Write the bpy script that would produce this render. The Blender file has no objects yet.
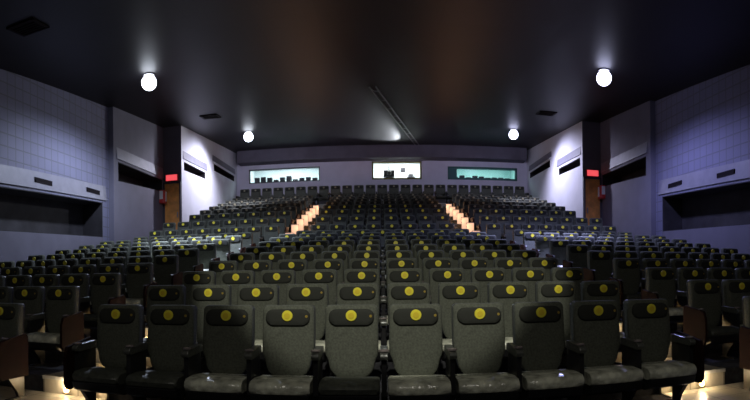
import bpy, bmesh, math, random
from mathutils import Vector, Matrix
random.seed(4)
SC = bpy.context.scene
COL = SC.collection
E = 1.21                      # eye height above the front floor
W = .55                       # seat pitch
SIDE0 = 2.475 + 1.45          # centre of the aisle-side seat of a side block
ORD = ['zeroth','first','second','third','fourth','fifth','sixth','seventh','eighth','ninth','tenth','eleventh','twelfth',
       'thirteenth','fourteenth','fifteenth','sixteenth','seventeenth','eighteenth','nineteenth']

# ------------------------------------------------------------------ materials
def mat(name, col, rough=.6, metal=0, noise=0, nscale=20, bump=0, bscale=80, coat=0, coatr=.15, spec=.5, emit=None, estr=0):
    m = bpy.data.materials.new(name); m.use_nodes = True
    nt = m.node_tree; b = nt.nodes['Principled BSDF']
    b.inputs['Base Color'].default_value = (*col, 1)
    b.inputs['Roughness'].default_value = rough
    b.inputs['Metallic'].default_value = metal
    b.inputs['Specular IOR Level'].default_value = spec
    b.inputs['Coat Weight'].default_value = coat
    b.inputs['Coat Roughness'].default_value = coatr
    if emit:
        b.inputs['Emission Color'].default_value = (*emit, 1)
        b.inputs['Emission Strength'].default_value = estr
    tc = nt.nodes.new('ShaderNodeTexCoord')
    if noise:
        n = nt.nodes.new('ShaderNodeTexNoise'); n.inputs['Scale'].default_value = nscale; n.inputs['Detail'].default_value = 4
        r = nt.nodes.new('ShaderNodeValToRGB')
        r.color_ramp.elements[0].position = .3; r.color_ramp.elements[1].position = .7
        r.color_ramp.elements[0].color = (*[c*(1-noise) for c in col], 1)
        r.color_ramp.elements[1].color = (*[min(1, c*(1+noise)) for c in col], 1)
        nt.links.new(tc.outputs['Object'], n.inputs['Vector']); nt.links.new(n.outputs['Fac'], r.inputs['Fac'])
        nt.links.new(r.outputs['Color'], b.inputs['Base Color'])
    if bump:
        n2 = nt.nodes.new('ShaderNodeTexNoise'); n2.inputs['Scale'].default_value = bscale; n2.inputs['Detail'].default_value = 3
        bp = nt.nodes.new('ShaderNodeBump'); bp.inputs['Strength'].default_value = bump; bp.inputs['Distance'].default_value = .02
        nt.links.new(tc.outputs['Object'], n2.inputs['Vector']); nt.links.new(n2.outputs['Fac'], bp.inputs['Height'])
        nt.links.new(bp.outputs['Normal'], b.inputs['Normal'])
        if coat: nt.links.new(bp.outputs['Normal'], b.inputs['Coat Normal'])
    return m

def grid_mat(name, col, line, axes, size, width, rough=.7, spec=.3, vary=.1, bump=.3):
    """tiles: axes = two of 'XYZ' in object space; joint lines of colour `line`"""
    m = bpy.data.materials.new(name); m.use_nodes = True
    nt = m.node_tree; b = nt.nodes['Principled BSDF']; L = nt.links
    b.inputs['Roughness'].default_value = rough; b.inputs['Specular IOR Level'].default_value = spec
    tc = nt.nodes.new('ShaderNodeTexCoord'); sp = nt.nodes.new('ShaderNodeSeparateXYZ'); L.new(tc.outputs['Object'], sp.inputs[0])
    cb = nt.nodes.new('ShaderNodeCombineXYZ')
    L.new(sp.outputs[axes[0]], cb.inputs[0]); L.new(sp.outputs[axes[1]], cb.inputs[1])
    br = nt.nodes.new('ShaderNodeTexBrick'); L.new(cb.outputs[0], br.inputs['Vector'])
    br.offset = 0; br.inputs['Scale'].default_value = 1
    br.inputs['Brick Width'].default_value = size[0]; br.inputs['Row Height'].default_value = size[1]
    br.inputs['Mortar Size'].default_value = width; br.inputs['Mortar Smooth'].default_value = .2
    br.inputs['Color1'].default_value = (*[c*(1-vary) for c in col], 1); br.inputs['Color2'].default_value = (*[c*(1+vary) for c in col], 1)
    br.inputs['Mortar'].default_value = (*line, 1)
    L.new(br.outputs['Color'], b.inputs['Base Color'])
    bp = nt.nodes.new('ShaderNodeBump'); bp.invert = True; bp.inputs['Strength'].default_value = bump; bp.inputs['Distance'].default_value = .01
    L.new(br.outputs['Fac'], bp.inputs['Height']); L.new(bp.outputs['Normal'], b.inputs['Normal'])
    return m

M = {}
M['fabric'] = mat('seat_fabric', (.105,.112,.090), .85, noise=.25, nscale=60, bump=.25, bscale=300, spec=.25)
M['vinyl'] = mat('headrest_vinyl', (.032,.034,.029), .85, bump=.1, bscale=60, spec=.35)
M['cushion'] = mat('cushion_fabric', (.07,.075,.062), .6, noise=.3, nscale=30, bump=.3, bscale=25, spec=.4, coat=.3, coatr=.3)
M['wrap'] = mat('plastic_wrap', (.62,.63,.52), .25, noise=.45, nscale=9, bump=.9, bscale=14, spec=.7, coat=.6, coatr=.15)
M['badge'] = mat('badge_yellow', (.95,.84,.07), .4, spec=.4)
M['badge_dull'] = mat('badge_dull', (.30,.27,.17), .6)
M['badge_mid'] = mat('badge_ochre', (.85,.66,.05), .4)
M['tag'] = mat('tag_brass', (.42,.30,.06), .35, metal=.2)
M['plastic'] = mat('black_plastic', (.02,.02,.022), .35, spec=.5)
M['arm'] = mat('armrest_vinyl', (.10,.105,.095), .3, noise=.2, nscale=30, bump=.2, bscale=40, coat=.4)
M['rim'] = mat('cup_rim', (.55,.48,.47), .25, metal=.6)
M['endpanel'] = mat('end_panel_wood', (.016,.0055,.005), .8, noise=.3, nscale=7, spec=.1)
M['trimwrap'] = mat('panel_top_wrap', (.40,.36,.36), .3, noise=.3, nscale=20, bump=.5, bscale=30)
M['wall'] = grid_mat('wall_panel_grid', (.17,.17,.25), (.13,.13,.165), ('Y','Z'), (.30,.30), .018, rough=.65, vary=.05)
M['wallp'] = mat('wall_paint', (.14,.135,.18), .7, noise=.08, nscale=2, bump=.05, bscale=20)
M['wallw'] = mat('wall_pale_panel', (.66,.66,.72), .6, noise=.05, nscale=2)
M['strip'] = mat('pale_fascia', (.20,.195,.24), .5, noise=.1, nscale=4)
M['recess'] = mat('recess_black', (.022,.02,.024), .8, noise=.5, nscale=2)
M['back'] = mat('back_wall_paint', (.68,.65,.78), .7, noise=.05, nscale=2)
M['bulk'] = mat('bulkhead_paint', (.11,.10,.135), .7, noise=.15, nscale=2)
M['ceil'] = grid_mat('ceiling_panels', (.0085,.008,.0105), (.0045,.0045,.006), ('X','Y'), (1.2,.6), .012, rough=.5, spec=.3, vary=.12, bump=.15)
M['floor'] = mat('dark_carpet', (.055,.055,.062), .95, noise=.3, nscale=15, bump=.4, bscale=200, spec=.1)
M['aisle'] = grid_mat('aisle_tile', (.52,.48,.40), (.25,.22,.18), ('X','Y'), (.45,.3), .008, rough=.3, spec=.5, vary=.06, bump=.1)
M['nosing'] = mat('step_nosing', (.62,.62,.60), .35, metal=.2)
M['door'] = mat('door_wood', (.72,.30,.07), .4, noise=.25, nscale=5, coat=.3)
M['frame'] = mat('door_frame', (.06,.055,.07), .5)
M['red'] = mat('red_paint', (.55,.03,.03), .4)
M['white'] = mat('white_paint', (.8,.8,.8), .5)
M['redlit'] = mat('red_sign_face', (.6,.05,.05), .4, emit=(1,.10,.12), estr=.9)
M['teal'] = mat('teal_frame', (.03,.12,.12), .5)
M['olive'] = mat('olive_frame', (.20,.18,.06), .5)
M['booth'] = mat('booth_wall', (.80,.85,.85), .7)
M['boothteal'] = mat('booth_wall_teal', (.50,.72,.70), .7)
M['metal'] = mat('lamp_metal', (.25,.25,.27), .35, metal=.7)
M['vent'] = mat('vent_metal', (.012,.009,.011), .8, spec=.1)
M['ventd'] = mat('vent_dark', (.005,.004,.005), .9, spec=.05)
M['lampW'] = mat('lamp_lens_white', (.9,.9,.9), .3, emit=(.82,.88,1), estr=9)
M['lampB'] = mat('lamp_lens_blue', (.9,.9,.9), .3, emit=(.66,.68,1), estr=8)
M['warm'] = mat('step_light_lens', (.9,.7,.3), .3, emit=(1,.62,.20), estr=16)
M['glowpanel'] = mat('aisle_glow_face', (.10,.07,.05), .6, emit=(1,.62,.42), estr=.8)  # emission stands in for warm light falling on the upper aisle
M['screen'] = mat('screen_cloth', (.55,.55,.55), .9)
M['gasket'] = mat('projector_black', (.02,.02,.025), .4)
def glass():
    m = bpy.data.materials.new('window_glass'); m.use_nodes = True
    nt = m.node_tree; nt.nodes.clear(); o = nt.nodes.new('ShaderNodeOutputMaterial')
    t = nt.nodes.new('ShaderNodeBsdfTransparent'); t.inputs[0].default_value = (.93,.97,.97,1)
    g = nt.nodes.new('ShaderNodeBsdfGlossy'); g.inputs['Roughness'].default_value = .05
    mx = nt.nodes.new('ShaderNodeMixShader'); mx.inputs[0].default_value = .06
    nt.links.new(t.outputs[0], mx.inputs[1]); nt.links.new(g.outputs[0], mx.inputs[2]); nt.links.new(mx.outputs[0], o.inputs[0])
    return m
M['glass'] = glass()

# ------------------------------------------------------------------ mesh helpers
class MB:
    def __init__(s): s.v = []; s.f = []; s.m = []; s.mats = []
    def mi(s, m):
        if m not in s.mats: s.mats.append(m)
        return s.mats.index(m)
    def add(s, vs, fs, m):
        b = len(s.v); k = s.mi(m); s.v += [tuple(v) for v in vs]
        for f in fs: s.f.append([b+i for i in f]); s.m.append(k)
    def box(s, x0, x1, y0, y1, z0, z1, m):
        vs = [(x0,y0,z0),(x1,y0,z0),(x1,y1,z0),(x0,y1,z0),(x0,y0,z1),(x1,y0,z1),(x1,y1,z1),(x0,y1,z1)]
        s.add(vs, [(0,3,2,1),(4,5,6,7),(0,1,5,4),(1,2,6,5),(2,3,7,6),(3,0,4,7)], m)
    def prism_x(s, poly, x0, x1, m):       # poly in (y, z)
        n = len(poly); vs = [(x0,y,z) for y,z in poly]+[(x1,y,z) for y,z in poly]
        s.add(vs, [tuple(range(n))[::-1], tuple(range(n,2*n))]+[(i,(i+1)%n,n+(i+1)%n,n+i) for i in range(n)], m)
    def prism_y(s, poly, y0, y1, m):       # poly in (x, z)
        n = len(poly); vs = [(x,y0,z) for x,z in poly]+[(x,y1,z) for x,z in poly]
        s.add(vs, [tuple(range(n)), tuple(range(n,2*n))[::-1]]+[(i,n+i,n+(i+1)%n,(i+1)%n) for i in range(n)], m)
    def pad(s, outline, layers, m, lean=0, cz=None):
        """outline [(x,z)] facing -Y, layers [(scale, y)] from back to front, caps closed"""
        cx = sum(p[0] for p in outline)/len(outline); c = cz if cz is not None else sum(p[1] for p in outline)/len(outline)
        n = len(outline); vs = []
        for sc, y in layers:
            for x, z in outline:
                zz = c+(z-c)*sc; vs.append((cx+(x-cx)*sc, y+lean*(zz-.4), zz))
        fs = []
        for k in range(len(layers)-1):
            for i in range(n):
                j = (i+1) % n; fs.append((k*n+i, k*n+j, (k+1)*n+j, (k+1)*n+i))
        L = len(layers)-1
        fs.append(tuple(range(n))[::-1]); fs.append(tuple(L*n+i for i in range(n)))
        s.add(vs, fs, m)
    def lathe(s, prof, axis, c, m, n=16):   # prof [(r, h)] along axis
        vs = []
        for r, h in prof:
            for i in range(n):
                a = 2*math.pi*i/n; u, v = r*math.cos(a), r*math.sin(a)
                p = {'z': (u,v,h), 'y': (u,h,v), 'x': (h,u,v)}[axis]
                vs.append((c[0]+p[0], c[1]+p[1], c[2]+p[2]))
        fs = []
        for k in range(len(prof)-1):
            for i in range(n): fs.append((k*n+i, k*n+(i+1)%n, (k+1)*n+(i+1)%n, (k+1)*n+i))
        fs.append(tuple(range(n))[::-1]); fs.append(tuple((len(prof)-1)*n+i for i in range(n)))
        s.add(vs, fs, m)
    def build(s, name, parent=None, smooth=False, bevel=0):
        me = bpy.data.meshes.new(name); me.from_pydata(s.v, [], s.f)
        for m in s.mats: me.materials.append(M[m])
        for p, k in zip(me.polygons, s.m): p.material_index = k
        bm = bmesh.new(); bm.from_mesh(me); bmesh.ops.recalc_face_normals(bm, faces=bm.faces)
        if bevel: bmesh.ops.bevel(bm, geom=bm.edges[:], offset=bevel, segments=2, affect='EDGES', profile=.5)
        bm.to_mesh(me); bm.free()
        if smooth:
            for p in me.polygons: p.use_smooth = True
            try: me.set_sharp_from_angle(angle=math.radians(42))
            except Exception: pass
        o = bpy.data.objects.new(name, me); COL.objects.link(o)
        if parent: o.parent = parent
        return o

def tag(o, label, cat, group=None, kind=None):
    if label: o['label'] = label
    if cat: o['category'] = cat
    if group: o['group'] = group
    if kind: o['kind'] = kind
    return o
def struct(o): o['kind'] = 'structure'; return o
def empty(name, loc=(0,0,0)):
    o = bpy.data.objects.new(name, None); COL.objects.link(o); o.location = loc; o.empty_display_size = .1
    return o
def dup(o, parent=None):
    c = o.copy(); COL.objects.link(c); c.parent = parent
    for ch in KIDS.get(o.name, []): dup(ch, c)
    return c
KIDS = {}
def kids(o):
    KIDS[o.name] = list(o.children)
    for c in o.children: kids(c)

# ------------------------------------------------------------------ rows
ROWS = 19
PITCH = 1.1585
D = {n: 4.63+PITCH*(n-1) for n in range(1, ROWS+1)}
BZ = {n: -.2825+.1858*(n-1) for n in range(1, 11)}                 # badge height against the eye
BZ.update({11:1.68, 12:2.06, 13:2.44, 14:2.76, 15:3.06, 16:3.34, 17:3.62, 18:3.90, 19:4.50})
FZ = {n: BZ[n]-.93+E for n in BZ}                                   # floor of each row
FZ[1] = 0
def ceil_z(y): return E+4.2+.09*y
YB = 26.5                                                          # back wall
A1, A2, A3 = 8.15, 7.97, 7.25                                        # half widths of the three bays
Y12, Y23 = 14.8, 18.75

# floor: stepped slab with one platform per row
prof = [(-6.5,-.3),(-6.5,0)]
for n in range(2, ROWS+1):
    y = D[n]-.76; prof += [(y, FZ[n-1]), (y, FZ[n])]
prof += [(YB+.1, FZ[19]), (YB+.1, -.3)]
b = MB()
for i in range(1, len(prof)-2):                                     # strips, so that no concave caps are needed
    (y0,z0),(y1,z1) = prof[i], prof[i+1]
    if y1 > y0+1e-6: b.box(-8.6, 8.6, y0, y1, -.3, z0, 'floor')
struct(b.build('floor'))
# aisles: pale tiled treads with nosings; half steps in the steep part
for s, nm in ((-1,'left'), (1,'right')):
    b = MB(); x0, x1 = sorted((s*2.79, s*3.61))
    b.box(min(s*2.79,s*8.1), max(s*2.79,s*8.1), -2, D[2]-.80, .001, .012, 'aisle')
    for n in range(2, ROWS+1):
        if n == 11: x0, x1 = sorted((s*2.24, s*3.06))
        y0 = D[n]-.80; y1 = (D[n+1]-.80) if n < ROWS else YB
        b.box(x0, x1, y0, y1, FZ[n-1]+.002, FZ[n]+.012, 'aisle')
        b.box(x0, x1, y0-.02, y0+.04, FZ[n]-.02, FZ[n]+.018, 'nosing')
        if n >= 11:
            h = (FZ[n]-FZ[n-1])/2
            b.box(x0, x1, y0-.36, y0, FZ[n-1]+.003, FZ[n-1]+h, 'aisle')
            b.box(x0, x1, y0-.38, y0-.32, FZ[n-1]+h-.03, FZ[n-1]+h+.006, 'nosing')
    o = b.build('floor'); struct(o)

# ------------------------------------------------------------------ walls
def wall_bay(s, A, y0, y1, slots, matname, thick, zlow, name):
    """slots: list of (ya, yb, zb_a, zb_b, zt_a, zt_b) eye based heights"""
    b = MB(); x0, x1 = sorted((s*A, s*(A+thick))); zc0, zc1 = ceil_z(y0)+.05, ceil_z(y1)+.05
    def P(poly, m): b.prism_x(poly, x0, x1, m)
    slots = sorted(slots); ys = y0
    czz = lambda y: ceil_z(y)+.05
    for (ya, yb, ba, bb, ta, tb) in slots:
        ba, bb, ta, tb = ba+E, bb+E, ta+E, tb+E
        if ya > ys: P([(ys,zlow),(ya,zlow),(ya,czz(ya)),(ys,czz(ys))], matname)
        P([(ya,zlow),(yb,zlow),(yb,bb),(ya,ba)], 'wallp' if matname == 'wall' else matname)
        P([(ya,ta),(yb,tb),(yb,czz(yb)),(ya,czz(ya))], matname)
        # recess back: dark panel set back in the opening
        bx0, bx1 = sorted((s*(A+thick-.06), s*(A+thick+.02)))
        b.prism_x([(ya-.02,ba-.02),(yb+.02,bb-.02),(yb+.02,tb+.02),(ya-.02,ta+.02)], bx0, bx1, 'recess')
        lx0, lx1 = sorted((s*(A+.01), s*(A+thick-.05)))
        b.prism_x([(ya,ta-.02),(yb,tb-.02),(yb,tb),(ya,ta)], lx0, lx1, 'recess')
        b.prism_x([(ya,ba),(yb,bb),(yb,bb+.02),(ya,ba+.02)], lx0, lx1, 'recess')
        b.prism_x([(yb-.02,bb),(yb,bb),(yb,tb),(yb-.02,tb)], lx0, lx1, 'recess')
        b.prism_x([(ya,ba),(ya+.02,ba),(ya+.02,ta),(ya,ta)], lx0, lx1, 'recess')
        ys = yb
    if ys < y1: P([(ys,zlow),(y1,zlow),(y1,czz(y1)),(ys,czz(ys))], matname)
    return struct(b.build(name))
TR = [0]
def fascia(s, A, ya, yb, za, zb, h, m='strip', d=.035):
    b = MB(); x0 = s*A; TR[0] += 1
    # wedge that leans out at its lower edge
    vs = [(x0,ya,za+E),(x0-s*d,ya,za+E),(x0,ya,za+h+E),(x0,yb,zb+E),(x0-s*d,yb,zb+E),(x0,yb,zb+h+E)]
    b.add(vs, [(0,1,2),(3,5,4),(0,3,4,1),(1,4,5,2),(2,5,3,0)], m)
    return struct(b.build('trim_%d' % TR[0]))
for s, nm in ((-1,'wall_left'), (1,'wall_right')):
    wall_bay(s, A1, -6.5, Y12, [(2.0, 14.4, 1.0, 1.46, 2.0, 2.52)], 'wall', .75, -.3, nm)
    fascia(s, A1, 1.9, 14.6, 2.08, 2.60, .44)
    wall_bay(s, A2, Y12, Y23, [(15.1, 18.6, 3.27, 3.46, 3.88, 3.91)], 'wallp', .85, -.3, nm)
    fascia(s, A2, 15.0, 18.7, 3.96, 3.99, .36, 'strip')
    wall_bay(s, A3, Y23, YB+.2, [(19.0, 21.5, 4.28, 4.39, 4.60, 4.67), (22.7, 26.0, 4.98, 5.08, 5.28, 5.36)], 'wallw', 1.0, -.3, nm)
    fascia(s, A3, 18.9, 21.7, 4.69, 4.77, .30, 'strip')
    fascia(s, A3, 22.5, 26.1, 5.38, 5.46, .26, 'strip')
    b = MB(); x0, x1 = sorted((s*A3, s*A2)); b.box(x0, x1, Y23-.006, Y23, 0, ceil_z(Y23), 'wallp')
    TR[0] += 1; struct(b.build('trim_%d' % TR[0]))

# back wall with three openings (eye based)
WIN = [(-6.62,-3.05,5.02,5.72), (-.49,1.93,5.02,5.90), (3.22,6.72,5.02,5.66)]
b = MB(); xs = -7.6; y0, y1 = YB, YB+.2; zt = ceil_z(YB)+.1
for (xa, xb, za, zb) in WIN:
    b.box(xs, xa, y0, y1, -.3, zt, 'back'); b.box(xa, xb, y0, y1, -.3, za+E, 'back'); b.box(xa, xb, y0, y1, zb+E, zt, 'back'); xs = xb
b.box(xs, 7.6, y0, y1, -.3, zt, 'back')
struct(b.build('wall_back'))
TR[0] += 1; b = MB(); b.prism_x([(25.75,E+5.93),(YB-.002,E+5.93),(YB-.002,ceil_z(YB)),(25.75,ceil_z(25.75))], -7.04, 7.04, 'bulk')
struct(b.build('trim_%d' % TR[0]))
# booths behind the openings
for i, (xa, xb, za, zb) in enumerate(WIN):
    bm_ = 'booth' if i < 2 else 'boothteal'
    b = MB(); z0, z1 = za+E-.6, zb+E+.5; Y0, Y1 = YB+.2, YB+1.7
    b.box(xa-.1, xb+.1, Y1, Y1+.05, z0, z1, bm_); b.box(xa-.15, xa-.1, Y0, Y1, z0, z1, bm_); b.box(xb+.1, xb+.15, Y0, Y1, z0, z1, bm_)
    b.box(xa-.1, xb+.1, Y0, Y1, z0-.05, z0, bm_); b.box(xa-.1, xb+.1, Y0, Y1, z1, z1+.05, bm_)
    struct(b.build('wall_booth'))
    w = MB(); fm = ['frame','olive','teal'][i]; t = [.04,.07,.09][i]; z0, z1 = za+E, zb+E
    w.box(xa, xb, YB-.02, YB+.16, z0, z0+t, fm); w.box(xa, xb, YB-.02, YB+.16, z1-t, z1, fm)
    w.box(xa, xa+t, YB-.02, YB+.16, z0, z1, fm); w.box(xb-t, xb, YB-.02, YB+.16, z0, z1, fm)
    if i == 2: w.box(xa+t, xa+.45, YB+.02, YB+.10, z0, z1, fm)
    wo = struct(w.build('window_%d' % (i+1)))
    g = MB(); g.box(xa+t, xb-t, YB+.05, YB+.062, z0+t, z1-t, 'glass'); g.build('pane', wo)
    ld = bpy.data.lights.new('booth_lamp', 'AREA'); ld.shape = 'RECTANGLE'; ld.size = (xb-xa)*.8; ld.size_y = .5
    ld.energy = [62, 75, 38][i]; ld.color = [(.86,.98,1), (1,.97,.95), (.75,1,.97)][i]
    lo = bpy.data.objects.new('booth_lamp', ld); COL.objects.link(lo); lo.location = ((xa+xb)/2, YB+.85, z1+.35)
# what stands behind the glass
def console(x0, x1, hs, label):
    b = MB(); z = WIN[0][2]+E
    t = empty('control_console', ((x0+x1)/2, YB+.6, z-.595))
    b.box(-(x1-x0)/2, (x1-x0)/2, -.2, .2, 0, .62, 'gasket'); b.build('desk', t)
    n = len(hs)
    for k, h in enumerate(hs):
        if h: m = MB(); u0 = -(x1-x0)/2+(x1-x0)*k/n+.04; m.box(u0, u0+(x1-x0)/n-.08, -.1, .1, .62, .62+h, 'gasket'); m.build('monitor', t, bevel=.01)
    tag(t, label, 'console')
console(-6.5, -3.2, [.36,.38,.34,.22,.32,.38,.2,.26,.28,.24], 'dark equipment desk behind the wide lit window left of the projection window')
console(3.5, 6.5, [.22,.29,.2,.28,.25,.2,.22,.22,.2], 'dark equipment desk behind the teal framed window on the right')
t = empty('film_projector', (.35, YB+.75, E+4.45))
b = MB(); b.box(-.18,.18,-.2,.3,0,.78,'gasket'); b.build('pedestal', t, bevel=.02)
b = MB(); b.box(-.27,.27,-.3,.45,.79,1.12,'gasket'); b.build('body', t, bevel=.03)
b = MB(); b.lathe([(.08,-.18),(.11,-.15),(.12,0)], 'y', (0,-.3,.95), 'plastic', 16); b.build('lens', t, smooth=True)
b = MB(); b.lathe([(.20,-.03),(.20,.03)], 'x', (0,.15,1.24), 'gasket', 20); b.build('reel', t)
tag(t, 'black projector behind the bright central window in the back wall', 'projector')
t = empty('equipment_rack', (1.45, YB+.9, E+4.45))
b = MB(); b.box(-.2,.2,-.2,.2,0,.85,'metal'); b.build('cabinet', t, bevel=.01)
b = MB(); b.lathe([(.13,0),(.13,.12),(.05,.16)], 'z', (0,0,.86), 'metal', 16); b.build('dome', t)
b = MB(); b.box(-.52,-.28,-.05,.1,1.10,1.32,'metal'); b.build('wall_panel', t)
tag(t, 'grey equipment rack standing right of the projector behind the glass', 'rack')

# ceiling and front of the hall
b = MB(); b.prism_x([(-6.6,ceil_z(-6.6)),(YB+.2,ceil_z(YB+.2)),(YB+.2,ceil_z(YB+.2)+.2),(-6.6,ceil_z(-6.6)+.2)], -9, 9, 'ceil')
struct(b.build('ceiling'))
b = MB(); b.box(-9, 9, -6.7, -6.5, -.3, ceil_z(-6.5)+.1, 'recess'); struct(b.build('wall_front'))
t = empty('cinema_screen', (0,-6.35,.55))
b = MB(); b.box(-6,6,-.03,.03,0,3.7,'screen'); b.build('screen_cloth', t)
b = MB(); b.box(-6.15,6.15,-.1,-.03,-.12,3.82,'gasket'); b.build('surround', t)
tag(t, 'wide matt cinema screen on the front wall', 'screen')

# ------------------------------------------------------------------ doors, signs, red boxes
for i, s in enumerate((-1, 1)):
    zf = FZ[13]+.02; xc = s*7.61; y = Y23-.006
    d = MB(); d.box(xc-.29, xc+.29, y-.06, y-.01, zf, zf+2.22, 'door'); do = struct(d.build('door_%d' % (i+1)))
    h = MB(); hx = xc-s*.22; h.box(hx-.015, hx+.015, y-.11, y-.06, zf+.95, zf+1.15, 'metal'); h.build('door_handle', do, bevel=.004)
    p = MB(); p.box(xc-.18, xc+.18, y-.066, y-.06, zf+.25, zf+.95, 'door'); p.box(xc-.18, xc+.18, y-.066, y-.06, zf+1.2, zf+2.0, 'door'); p.build('raised_panel', do)
    f = MB(); f.box(xc-.35, xc-.29, y-.09, y-.003, zf, zf+2.28, 'frame'); f.box(xc+.29, xc+.35, y-.09, y-.003, zf, zf+2.28, 'frame')
    f.box(xc-.29, xc+.29, y-.09, y-.003, zf+2.22, zf+2.28, 'frame'); f.build('door_frame', do)
    sd = ('left', 'right')[i]
    t = empty('exit_sign', (xc, y-.10, zf+2.31))
    b = MB(); b.box(-.25,.25,0,.095,0,.25,'red'); b.build('housing', t, bevel=.01)
    b = MB(); b.box(-.22,.22,-.012,-.001,.02,.23,'redlit'); b.build('lit_face', t)
    tag(t, 'small red lit sign above the wooden door on the %s wall' % sd, 'sign')
    t = empty('fire_hose_box', (s*(A2-.001), Y23-.30, E+3.0))
    x0, x1 = sorted((0, -s*.17)); b = MB(); b.box(x0, x1, -.15, .15, 0, .48, 'red'); b.build('cabinet', t, bevel=.012)
    x0, x1 = sorted((-s*.172, -s*.19)); b = MB(); b.box(x0, x1, .02, .14, .08, .44, 'white'); b.build('front_plate', t)
    b = MB(); xx = sorted((-s*.02, -s*.15)); b.box(xx[0], xx[1], -.165, -.151, .14, .44, 'white'); b.build('label_plate', t)
    tag(t, 'red wall box with white plate beside the %s wooden door' % sd, 'fire box')

# ------------------------------------------------------------------ grilles
def grille(loc, sx, sy, axis, label, cat='vent', n=5):
    """axis z: faces down (ceiling), axis x: faces into the hall from a side wall"""
    t = empty('air_vent', loc)
    b = MB(); f = MB(); sl = MB()
    if axis == 'z':
        b.box(-sx/2, sx/2, -sy/2, sy/2, -.004, .012, 'ventd')
        for q in ((-sx/2,-sx/2+.05,-sy/2,sy/2),(sx/2-.05,sx/2,-sy/2,sy/2),(-sx/2,sx/2,-sy/2,-sy/2+.05),(-sx/2,sx/2,sy/2-.05,sy/2)): f.box(*q, -.03, -.004, 'vent')
        for k in range(n): y = -sy/2+.05+(sy-.1)*(k+.5)/n; sl.box(-sx/2+.05, sx/2-.05, y-.02, y+.02, -.022, -.008, 'vent')
        t.rotation_euler.x = math.atan(.09)
    else:
        s = 1 if axis == 'x' else -1
        def X(a, c): return sorted((a*s, c*s))
        b.box(*X(-.01,.05), -sx/2, sx/2, -sy/2, sy/2, 'ventd')
        for q in ((-sx/2,-sx/2+.03,-sy/2,sy/2),(sx/2-.03,sx/2,-sy/2,sy/2),(-sx/2,sx/2,-sy/2,-sy/2+.03),(-sx/2,sx/2,sy/2-.03,sy/2)): f.box(*X(-.03,-.01), *q, 'vent')
        for k in range(3): z = -sy/2+.03+(sy-.06)*(k+.5)/3; sl.box(*X(-.025,-.012), -sx/2+.03, sx/2-.03, z-.012, z+.012, 'vent')
    b.build('backing', t); f.build('frame', t); sl.build('slats', t)
    return tag(t, label, cat)
def on_ceiling(px, py):
    th = (px-383.2)/543.5; q = (282.4-.0106*(px-383.2)-py)/543.5
    R = 4.2/(q-.09*math.cos(th)); return R*math.sin(th), R*math.cos(th)
for px, py, lab in ((212,116,'dark square vent in the ceiling beyond the left front downlight'),
                    (548,113,'dark square vent in the ceiling beyond the right front downlight'),
                    (30,26,'dark square vent in the ceiling at the upper left')):
    x, y = on_ceiling(px, py); grille((x, y, ceil_z(y)-.006), .62, .55, 'z', lab)
def fz(y): return 2.05+(2.58-2.05)*(y-1.9)/12.4
for s, yy, lab in ((-1,11.3,'slot vent in the pale band of the left wall, nearer the camera'),(-1,13.8,'slot vent in the pale band of the left wall, farther one'),
                   (1,13.6,'slot vent in the pale band of the right wall, farther one'),(1,11.1,'slot vent in the pale band of the right wall, nearer the camera')):
    grille((s*(A1-.012), yy, E+fz(yy)+.22), .75, .12, 'x' if s > 0 else 'xn', lab)

# ------------------------------------------------------------------ ceiling rail
def bar(bm_, p, q, w, h, m):
    p, q = Vector(p), Vector(q); d = (q-p).normalized(); r = d.cross(Vector((0,0,1))).normalized()*w/2; u = Vector((0,0,h))
    vs = [p-r-u, p+r-u, p+r, p-r, q-r-u, q+r-u, q+r, q-r]
    bm_.add(vs, [(0,1,2,3),(4,7,6,5),(0,4,5,1),(1,5,6,2),(2,6,7,3),(3,7,4,0)], m)
t = empty('ceiling_rail', (0,0,0)); ra, rb = (-.25,15.4), (1.66,25.6)
for k, off in enumerate((-.09,.09)):
    b = MB(); bar(b, (ra[0]+off,ra[1],ceil_z(ra[1])-.012), (rb[0]+off,rb[1],ceil_z(rb[1])-.012), .035, .035, 'metal'); b.build('track', t)
for k in range(9):
    b = MB(); f = (k+.5)/9; x = ra[0]+(rb[0]-ra[0])*f; y = ra[1]+(rb[1]-ra[1])*f; b.box(x-.12, x+.12, y-.02, y+.02, ceil_z(y)-.03, ceil_z(y)-.004, 'metal'); b.build('bracket', t)
tag(t, 'thin grey double track running diagonally along the dark ceiling', 'rail')

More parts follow.
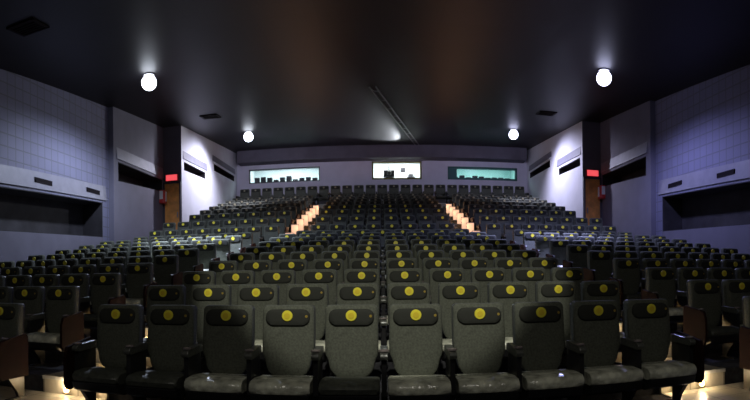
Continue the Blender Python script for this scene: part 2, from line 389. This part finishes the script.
# ------------------------------------------------------------------ downlights
def spot(name, loc, tgt, power, colr, size, blend, soft):
    ld = bpy.data.lights.new(name, 'SPOT'); ld.energy = power; ld.color = colr; ld.spot_size = math.radians(size); ld.spot_blend = blend; ld.shadow_soft_size = soft
    lo = bpy.data.objects.new(name, ld); COL.objects.link(lo); lo.location = loc
    lo.rotation_euler = (Vector(tgt)-Vector(loc)).to_track_quat('-Z', 'Y').to_euler()
def downlight(x, y, lens, colr, power, label, pool=5):
    z = ceil_z(y)
    t = empty('downlight', (x, y, z-.01))
    b = MB(); b.lathe([(.14,-.004),(.15,-.012),(.15,-.028),(.11,-.032)], 'z', (0,0,0), 'metal', 24); b.build('housing', t, smooth=True)
    b = MB(); b.lathe([(.19*math.sin(math.radians(a)), -.205+.19*math.cos(math.radians(a))) for a in range(24,180,12)], 'z', (0,0,0), lens, 24); b.build('lens', t, smooth=True)
    tag(t, label, 'ceiling light', 'downlights in the ceiling')
    if y < 18:
        spot('downlight_beam', (x, y, z-.52), (x, y, 0), power, colr, 168, .6, .14)
        spot('downlight_pool', (x, y, z-.52), (x*.62, y+.5, 0), power*pool, colr, 62, .9, .14)
    else:
        spot('downlight_beam', (x, y, z-.52), (x*1.35, y-.4, z-3.0), power, colr, 128, .8, .14)
        spot('downlight_pool', (x, y, z-.52), (x*.75, y+3, z-1.2), power*.15, colr, 140, .6, .14)
P1, P2, P3, P4 = 760, 640, 900, 740
for px, py, lens, c, p, lab in ((151,74,'lampW',(.68,.77,1),P1,'bright white round downlight in the ceiling, front left'),
                                (606,70,'lampB',(.46,.48,1),P2,'bluish round downlight in the ceiling, front right'),
                                (250,131.5,'lampW',(.80,.80,1),P3,'small round downlight near the back wall, rear left'),
                                (515,129.5,'lampB',(.70,.70,1),P4,'small round downlight near the back wall, rear right')):
    x, y = on_ceiling(px, py); downlight(x, y, lens, c, p, lab)
# stage lamp on the ceiling at the front of the hall, thrown back over the middle seats
t = empty('stage_light', (0, .6, ceil_z(.6)-.01))
b = MB(); b.lathe([(.05,-.30),(.05,0)], 'z', (0,0,0), 'metal', 12); b.build('bracket', t)
b = MB(); b.lathe([(.12,-.18),(.16,-.1),(.16,.15),(.14,.2)], 'y', (0,0,-.42), 'gasket', 20); b.build('barrel', t, smooth=True)
tag(t, 'black stage lamp hanging from the ceiling in front of the seats', 'stage light')
spot('stage_beam', (0,.85,ceil_z(.6)-.43), (0,7.0,1.0), 700, (1,.98,.84), 39, .15, .08)
spot('front_fill', (0,.4,ceil_z(.6)-.5), (0,7,0), 170, (1,.95,.84), 130, .8, .3)  # added wide fill for front seats and floor, without a fixture
# lamp of the projection port, grazing the ceiling
spot('port_beam', (1.15,25.6,ceil_z(25.6)-.70), (-1.2,21.8,ceil_z(21.8)), 1000, (.88,.92,1), 50, .5, .03)

# ------------------------------------------------------------------ step lights
def glow(loc, power, c=(1,.77,.48)):
    ld = bpy.data.lights.new('step_glow', 'POINT'); ld.energy = power; ld.color = c; ld.shadow_soft_size = .03
    lo = bpy.data.objects.new('step_glow', ld); COL.objects.link(lo); lo.location = loc
for s, nm in ((-1,'left'), (1,'right')):
    for n in range(2, ROWS+1):
        y = D[n]-.80; zs = FZ[n-1]
        if n == 2:
            for k, xo in enumerate((2.95, 3.28)):
                t = empty('step_light', (s*xo, y-.022, zs+.07))
                b = MB(); b.lathe([(.035,0),(.045,-.01),(.045,-.018)][::-1], 'y', (0,.012,0), 'metal', 16); b.build('housing', t)
                b = MB(); b.lathe([(.03,-.022),(.03,-.008)], 'y', (0,0,0), 'warm', 16); b.build('lens', t)
                glow((s*xo, y-.06, zs+.13), 2.2); tag(t, 'round warm step light on the first %s aisle step, %s the centre seats' % (nm, ('next to', 'away from')[k]), 'step light', 'step lights of the %s aisle' % nm)
            continue
        if n == 19: continue
        if n >= 11:  # added glowing uprights in place of warm-lit end panels and steps
            t = empty('aisle_glow', (s*2.93, D[n]-.52, FZ[n]+.03))
            b = MB(); b.box(-.13,.13,0,.035,0,.44,'metal'); b.build('housing', t, bevel=.006)
            b = MB(); b.box(-.12,.12,-.012,-.001,.02,.42,'glowpanel'); b.build('lens', t)
            glow((s*2.85, D[n]-.70, FZ[n]+.34), 8, (1,.50,.26))
            tag(t, 'added warm glow panel at the %s row on the %s upper aisle' % (ORD[n], nm), 'glow panel', 'added glow panels of the upper %s aisle' % nm)
            continue
        t = empty('step_light', (s*3.2, y-.024, zs+.05))
        b = MB(); b.box(-.27,.27,0,.02,-.02,.025,'metal'); b.build('housing', t)
        b = MB(); b.box(-.25,.25,-.008,-.001,-.012,.018,'warm'); b.build('lens', t)
        if n in (3,4): glow((s*3.2, y-.10, zs+.10), 2.5)
        tag(t, 'warm strip light low on the %s step of the %s aisle' % (ORD[n-1], nm), 'step light', 'step lights of the %s aisle' % nm)

# ------------------------------------------------------------------ seats
def arc(cx, cz, r, a0, a1, n): return [(cx+r*math.cos(math.radians(a0+(a1-a0)*i/n)), cz+r*math.sin(math.radians(a0+(a1-a0)*i/n))) for i in range(n+1)]
def back_outline(n=5):
    # counter clockwise seen from the front: U shaped lower end, nearly square top
    pts = arc(-.205,.965,.045,180,90,n)[::-1][::-1]
    top = arc(-.185,.978,.042,180,90,n)+arc(.185,.978,.042,90,0,n)
    low = [(.230,.72),(.228,.60),(.205,.55)]+arc(.062,.525,.135,-5,-80,n)+[(0,.388)]+arc(-.062,.525,.135,-100,-175,n)+[(-.205,.55),(-.228,.60),(-.230,.72)]
    return top+low
LEAN = .10
def round_rect(x0, x1, z0, z1, r, n=4):
    return arc(x0+r,z1-r,r,180,90,n)+arc(x1-r,z1-r,r,90,0,n)+arc(x1-r,z0+r,r,0,-90,n)+arc(x0+r,z0+r,r,-90,-180,n)
def cushion_mb(b, m, g=0, hi=True):
    # profile in (y, z), rounded nose, slightly crowned across the width
    y0, y1 = -.46-g, -.02; z0, z1 = .325-g, .425+g
    prof = [(y1,z0),(y0+.05,z0),(y0+.012,z0+.02),(y0,z0+.06),(y0+.012,z1-.025),(y0+.05,z1),(-.25,z1+.008),(y1,z1-.012)]
    xs = [-.238-g,-.22,-.12,0,.12,.22,.238+g] if hi else [-.238,.238]
    sc = [.88,.98,1,1.02,1,.98,.88] if hi else [1,1]
    n = len(prof); vs = []; cz = (z0+z1)/2; cy = -.26
    for x, k in zip(xs, sc):
        for y, z in prof: vs.append((x, cy+(y-cy)*(k if k < 1 else 1), cz+(z-cz)*k))
    fs = [(i,(i+1)%n,)+() for i in range(0)]
    for j in range(len(xs)-1):
        for i in range(n): fs.append((j*n+i, j*n+(i+1)%n, (j+1)*n+(i+1)%n, (j+1)*n+i))
    fs.append(tuple(range(n))); fs.append(tuple((len(xs)-1)*n+i for i in range(n))[::-1])
    b.add(vs, fs, m)
def arm_top(b, x, hi=True):
    prof = [(.04,.60),(-.30,.585),(-.335,.595),(-.345,.62),(-.33,.642),(-.29,.652),(.0,.672),(.04,.665)]
    b.prism_x(prof, x-.032, x+.032, 'arm')
def support(b, x):
    b.prism_x([(.03,.0),(-.05,.0),(-.09,.08),(-.30,.30),(-.30,.598),(.03,.598)][::-1], x-.02, x+.02, 'plastic')
    b.box(x-.03, x+.03, -.24, .06, 0, .02, 'plastic')
def end_panel(b, x):
    b.prism_x([(.06,.24),(-.40,.24),(-.44,.30),(-.44,.55),(-.40,.64),(.02,.70),(.06,.66)][::-1], x-.016, x+.016, 'endpanel')
def seat_near(le, re, wrap, worn=False):
    t = empty('cinema_chair'); 
    b = MB(); b.pad(back_outline(), [(.90,.075),(.99,.06),(1,.02),(1,-.005),(.985,-.025),(.93,-.038),(.7,-.046),(.3,-.048)], 'fabric', LEAN); b.build('backrest', t, smooth=True)
    b = MB(); b.pad(back_outline(), [(.94,.098),(.99,.085),(.985,.065)], 'plastic', LEAN); b.build('back_shell', t, smooth=True)
    b = MB(); b.pad(round_rect(-.195,.195,.845,.985,.06), [(.98,-.02),(1,-.035),(.99,-.052),(.93,-.064),(.75,-.070),(.3,-.072)], 'vinyl', LEAN); b.build('headrest', t, smooth=True)
    yb = -.072+LEAN*(.93-.4)
    b = MB(); b.lathe([(.047,.004),(.047,-.006),(.043,-.010)][::-1], 'y', (0,yb-.002,.93), 'badge', 20)
    b.lathe([(.026,-.013),(.026,-.009)], 'y', (0,yb-.002,.93), 'badge_mid', 14); b.build('badge', t)
    b = MB(); b.lathe([(.012,-.008),(.012,.004)], 'y', (.165,yb+.010,.925), 'tag', 10); b.build('number_tag', t)
    b = MB(); cushion_mb(b, 'cushion'); co = b.build('seat_cushion', t, smooth=True)
    if wrap:
        b = MB(); cushion_mb(b, 'wrap', .006); o = b.build('plastic_cover', co, smooth=True); o['label'] = 'crinkled pale plastic cover'
    b = MB(); b.prism_x([(-.02,.34),(-.45,.335),(-.42,.26),(-.30,.22),(-.02,.22)], -.235, .235, 'plastic'); b.build('seat_pan', t, bevel=.008)
    for x, isend in ([(-W/2, le)] if le else [])+[(W/2, re)]:
        b = MB(); arm_top(b, x); a = b.build('armrest', t, bevel=.006)
        b = MB(); b.lathe([(.036,.662),(.042,.664),(.042,.676),(.034,.676),(.032,.668)], 'z', (x,-.27,-.008), 'rim', 16); b.build('cup_holder', a, smooth=True)
        b = MB(); support(b, x); b.build('leg', t)
        if isend:
            b = MB(); end_panel(b, x+(.04 if x > 0 else -.04)); p = b.build('end_panel', t, bevel=.004); p['label'] = 'dark reddish wood end panel'
    kids(t); return t
def seat_mid(le, re, wrap):
    t = empty('cinema_chair')
    b = MB(); b.pad(back_outline(3), [(.94,.09),(1,.06),(1,-.01),(.95,-.036),(.6,-.045)], 'fabric', LEAN); b.build('backrest', t, smooth=True)
    b = MB(); b.pad(round_rect(-.195,.195,.845,.985,.06,3), [(1,-.035),(.95,-.064),(.6,-.070)], 'vinyl', LEAN); b.build('headrest', t, smooth=True)
    b = MB(); b.lathe([(.045,-.010),(.048,.004)], 'y', (0,-.074+LEAN*.53,.93), 'badge', 12); b.build('badge', t)
    b = MB(); cushion_mb(b, 'wrap' if wrap else 'cushion'); b.prism_x([(-.02,.34),(-.45,.335),(-.38,.24),(-.02,.22)], -.235, .235, 'plastic'); b.build('seat_cushion', t, smooth=True)
    for x, isend in ([(-W/2, le)] if le else [])+[(W/2, re)]:
        b = MB(); arm_top(b, x); b.build('armrest', t)
        b = MB(); support(b, x); b.build('leg', t)
        if isend: b = MB(); end_panel(b, x+(.04 if x > 0 else -.04)); b.build('end_panel', t)
    kids(t); return t
def far_mb(b, le, re, badge='badge'):
    b.pad(back_outline(2), [(.97,.09),(1,.05),(1,-.01),(.93,-.04)], 'fabric', LEAN)
    b.pad(round_rect(-.195,.195,.845,.985,.05,2), [(1,-.039),(.93,-.066)], 'vinyl', LEAN)
    b.lathe([(.046,-.012),(.048,.004)], 'y', (0,-.068+LEAN*.53,.93), badge, 8)
    cushion_mb(b, 'cushion', 0, False)
    for x, isend in ([(-W/2, le)] if le else [])+[(W/2, re)]:
        arm_top(b, x); b.box(x-.02, x+.02, -.28, .02, 0, .6, 'plastic')
        if isend: end_panel(b, x+(.04 if x > 0 else -.04))
def seat_far(le, re, _=0):
    b = MB(); far_mb(b, le, re); return b.build('cinema_chair')

slots = []   # (row, block, index, count, x)
for n in range(1, ROWS+1):
    if n == 10: xs = [W*(i-5) for i in range(11)]; xs = xs[1:-1]
    elif n == 19: xs = [W*(i-12) for i in range(25)]
    elif n >= 11: xs = [W*(i-3.5) for i in range(8)]
    else: xs = [W*(i-4.5) for i in range(10)]
    for i, x in enumerate(xs): slots.append((n, 'c', i, len(xs), x))
    if n == 19: continue
    kmax = 8 if D[n]+.3 < Y23 and n != 10 else 7
    for s, bl in ((-1,'l'), (1,'r')):
        for k in range(kmax):
            x = s*(SIDE0+W*k-(W if n >= 11 else 0))
            lim = .852 if s < 0 else .801
            if (abs(x)-.35)/D[n] > lim+.03: continue
            slots.append((n, bl, k, kmax, x))
slots.sort(key=lambda q: (D[q[0]]**2+q[4]**2))
PROTO = {}
WRAP1 = {2, 3, 5, 6, 7, 8, 9}
def proto(level, le, re, wrap):
    key = (level, le, re, wrap)
    if key in PROTO: return PROTO[key], False
    PROTO[key] = {'near': seat_near, 'mid': seat_mid, 'far': seat_far}[level](le, re, wrap)
    return PROTO[key], True
rest = MB()
for idx, (n, bl, i, cnt, x) in enumerate(slots):
    le = re = False
    if bl == 'c': le, re = i == 0, i == cnt-1
    elif bl == 'l': re = i == 0; le = i == cnt-1
    else: le = i == 0; re = i == cnt-1
    wrap = False
    if n == 1: wrap = bl == 'c' and i in WRAP1
    elif n <= 9: wrap = random.random() < .45
    else: wrap = False
    if 2 <= n <= 8 and bl != 'c': wrap = random.random() < .7
    loc = (x, D[n], FZ[n])
    if idx < 300:
        level = 'near' if n <= 4 else ('mid' if n <= 8 else 'far')
        if level == 'far': wrap = False
        p, fresh = proto(level, le, re, wrap)
        o = p if fresh else dup(p)
        o.location = loc
        rowname = 'front row' if n == 1 else '%s row' % ORD[n]
        if bl == 'c':
            k = i+1
            if k <= (cnt+1)//2: pos = ('left end seat' if k == 1 else '%s seat from the left' % ORD[k])
            else:
                k = cnt-i; pos = ('right end seat' if k == 1 else '%s seat from the right' % ORD[k])
            lab = '%s, %s of the centre block' % (pos, rowname)
        else:
            lab = '%s, %s of the %s block' % ('seat on the aisle' if i == 0 else '%s seat from the aisle' % ORD[i+1], rowname, 'left' if bl == 'l' else 'right')
        pre = 'grey' if bl == 'c' and abs(x) < 1.2 else 'dark'
        if wrap and n == 1: pre += ' plastic-wrapped'
        tag(o, pre+' '+lab, 'seat', '%s row seats, %s block' % (ORD[n], {'c':'centre','l':'left','r':'right'}[bl]))
    else:
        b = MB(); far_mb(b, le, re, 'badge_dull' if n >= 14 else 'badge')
        for mname in b.mats: rest.mi(mname)
        base = len(rest.v); rest.v += [(v[0]+loc[0], v[1]+loc[1], v[2]+loc[2]) for v in b.v]
        for f, k in zip(b.f, b.m): rest.f.append([base+q for q in f]); rest.m.append(rest.mi(b.mats[k]))
o = rest.build('cinema_chairs')
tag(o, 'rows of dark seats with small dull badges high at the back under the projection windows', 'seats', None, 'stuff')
print('SEATS', len(slots))

# ------------------------------------------------------------------ world, camera, view
w = bpy.data.worlds.new('World'); SC.world = w; w.use_nodes = True
w.node_tree.nodes['Background'].inputs[0].default_value = (.01,.01,.015,1); w.node_tree.nodes['Background'].inputs[1].default_value = 0.2
cd = bpy.data.cameras.new('Camera'); cam = bpy.data.objects.new('Camera', cd); COL.objects.link(cam); SC.camera = cam
cam.location = (0,0,E); cam.rotation_euler = (Matrix.Rotation(.0106,3,'Y') @ Matrix.Rotation(math.pi/2,3,'X')).to_euler()
F, CX, CY = 543.5, 383.2, 282.4
cd.type = 'PANO'
tgt = cd if hasattr(cd, 'panorama_type') else cd.cycles
tgt.panorama_type = 'CENTRAL_CYLINDRICAL'
tgt.central_cylindrical_range_u_min = -CX/F; tgt.central_cylindrical_range_u_max = (750-CX)/F
tgt.central_cylindrical_range_v_min = (CY-400)/F; tgt.central_cylindrical_range_v_max = CY/F
tgt.central_cylindrical_radius = 1
cd.clip_start = .05; cd.clip_end = 200
vs = SC.view_settings; vs.view_transform = 'Standard'; vs.look = 'None'; vs.gamma = 1; vs.exposure = 0; vs.use_curve_mapping = False
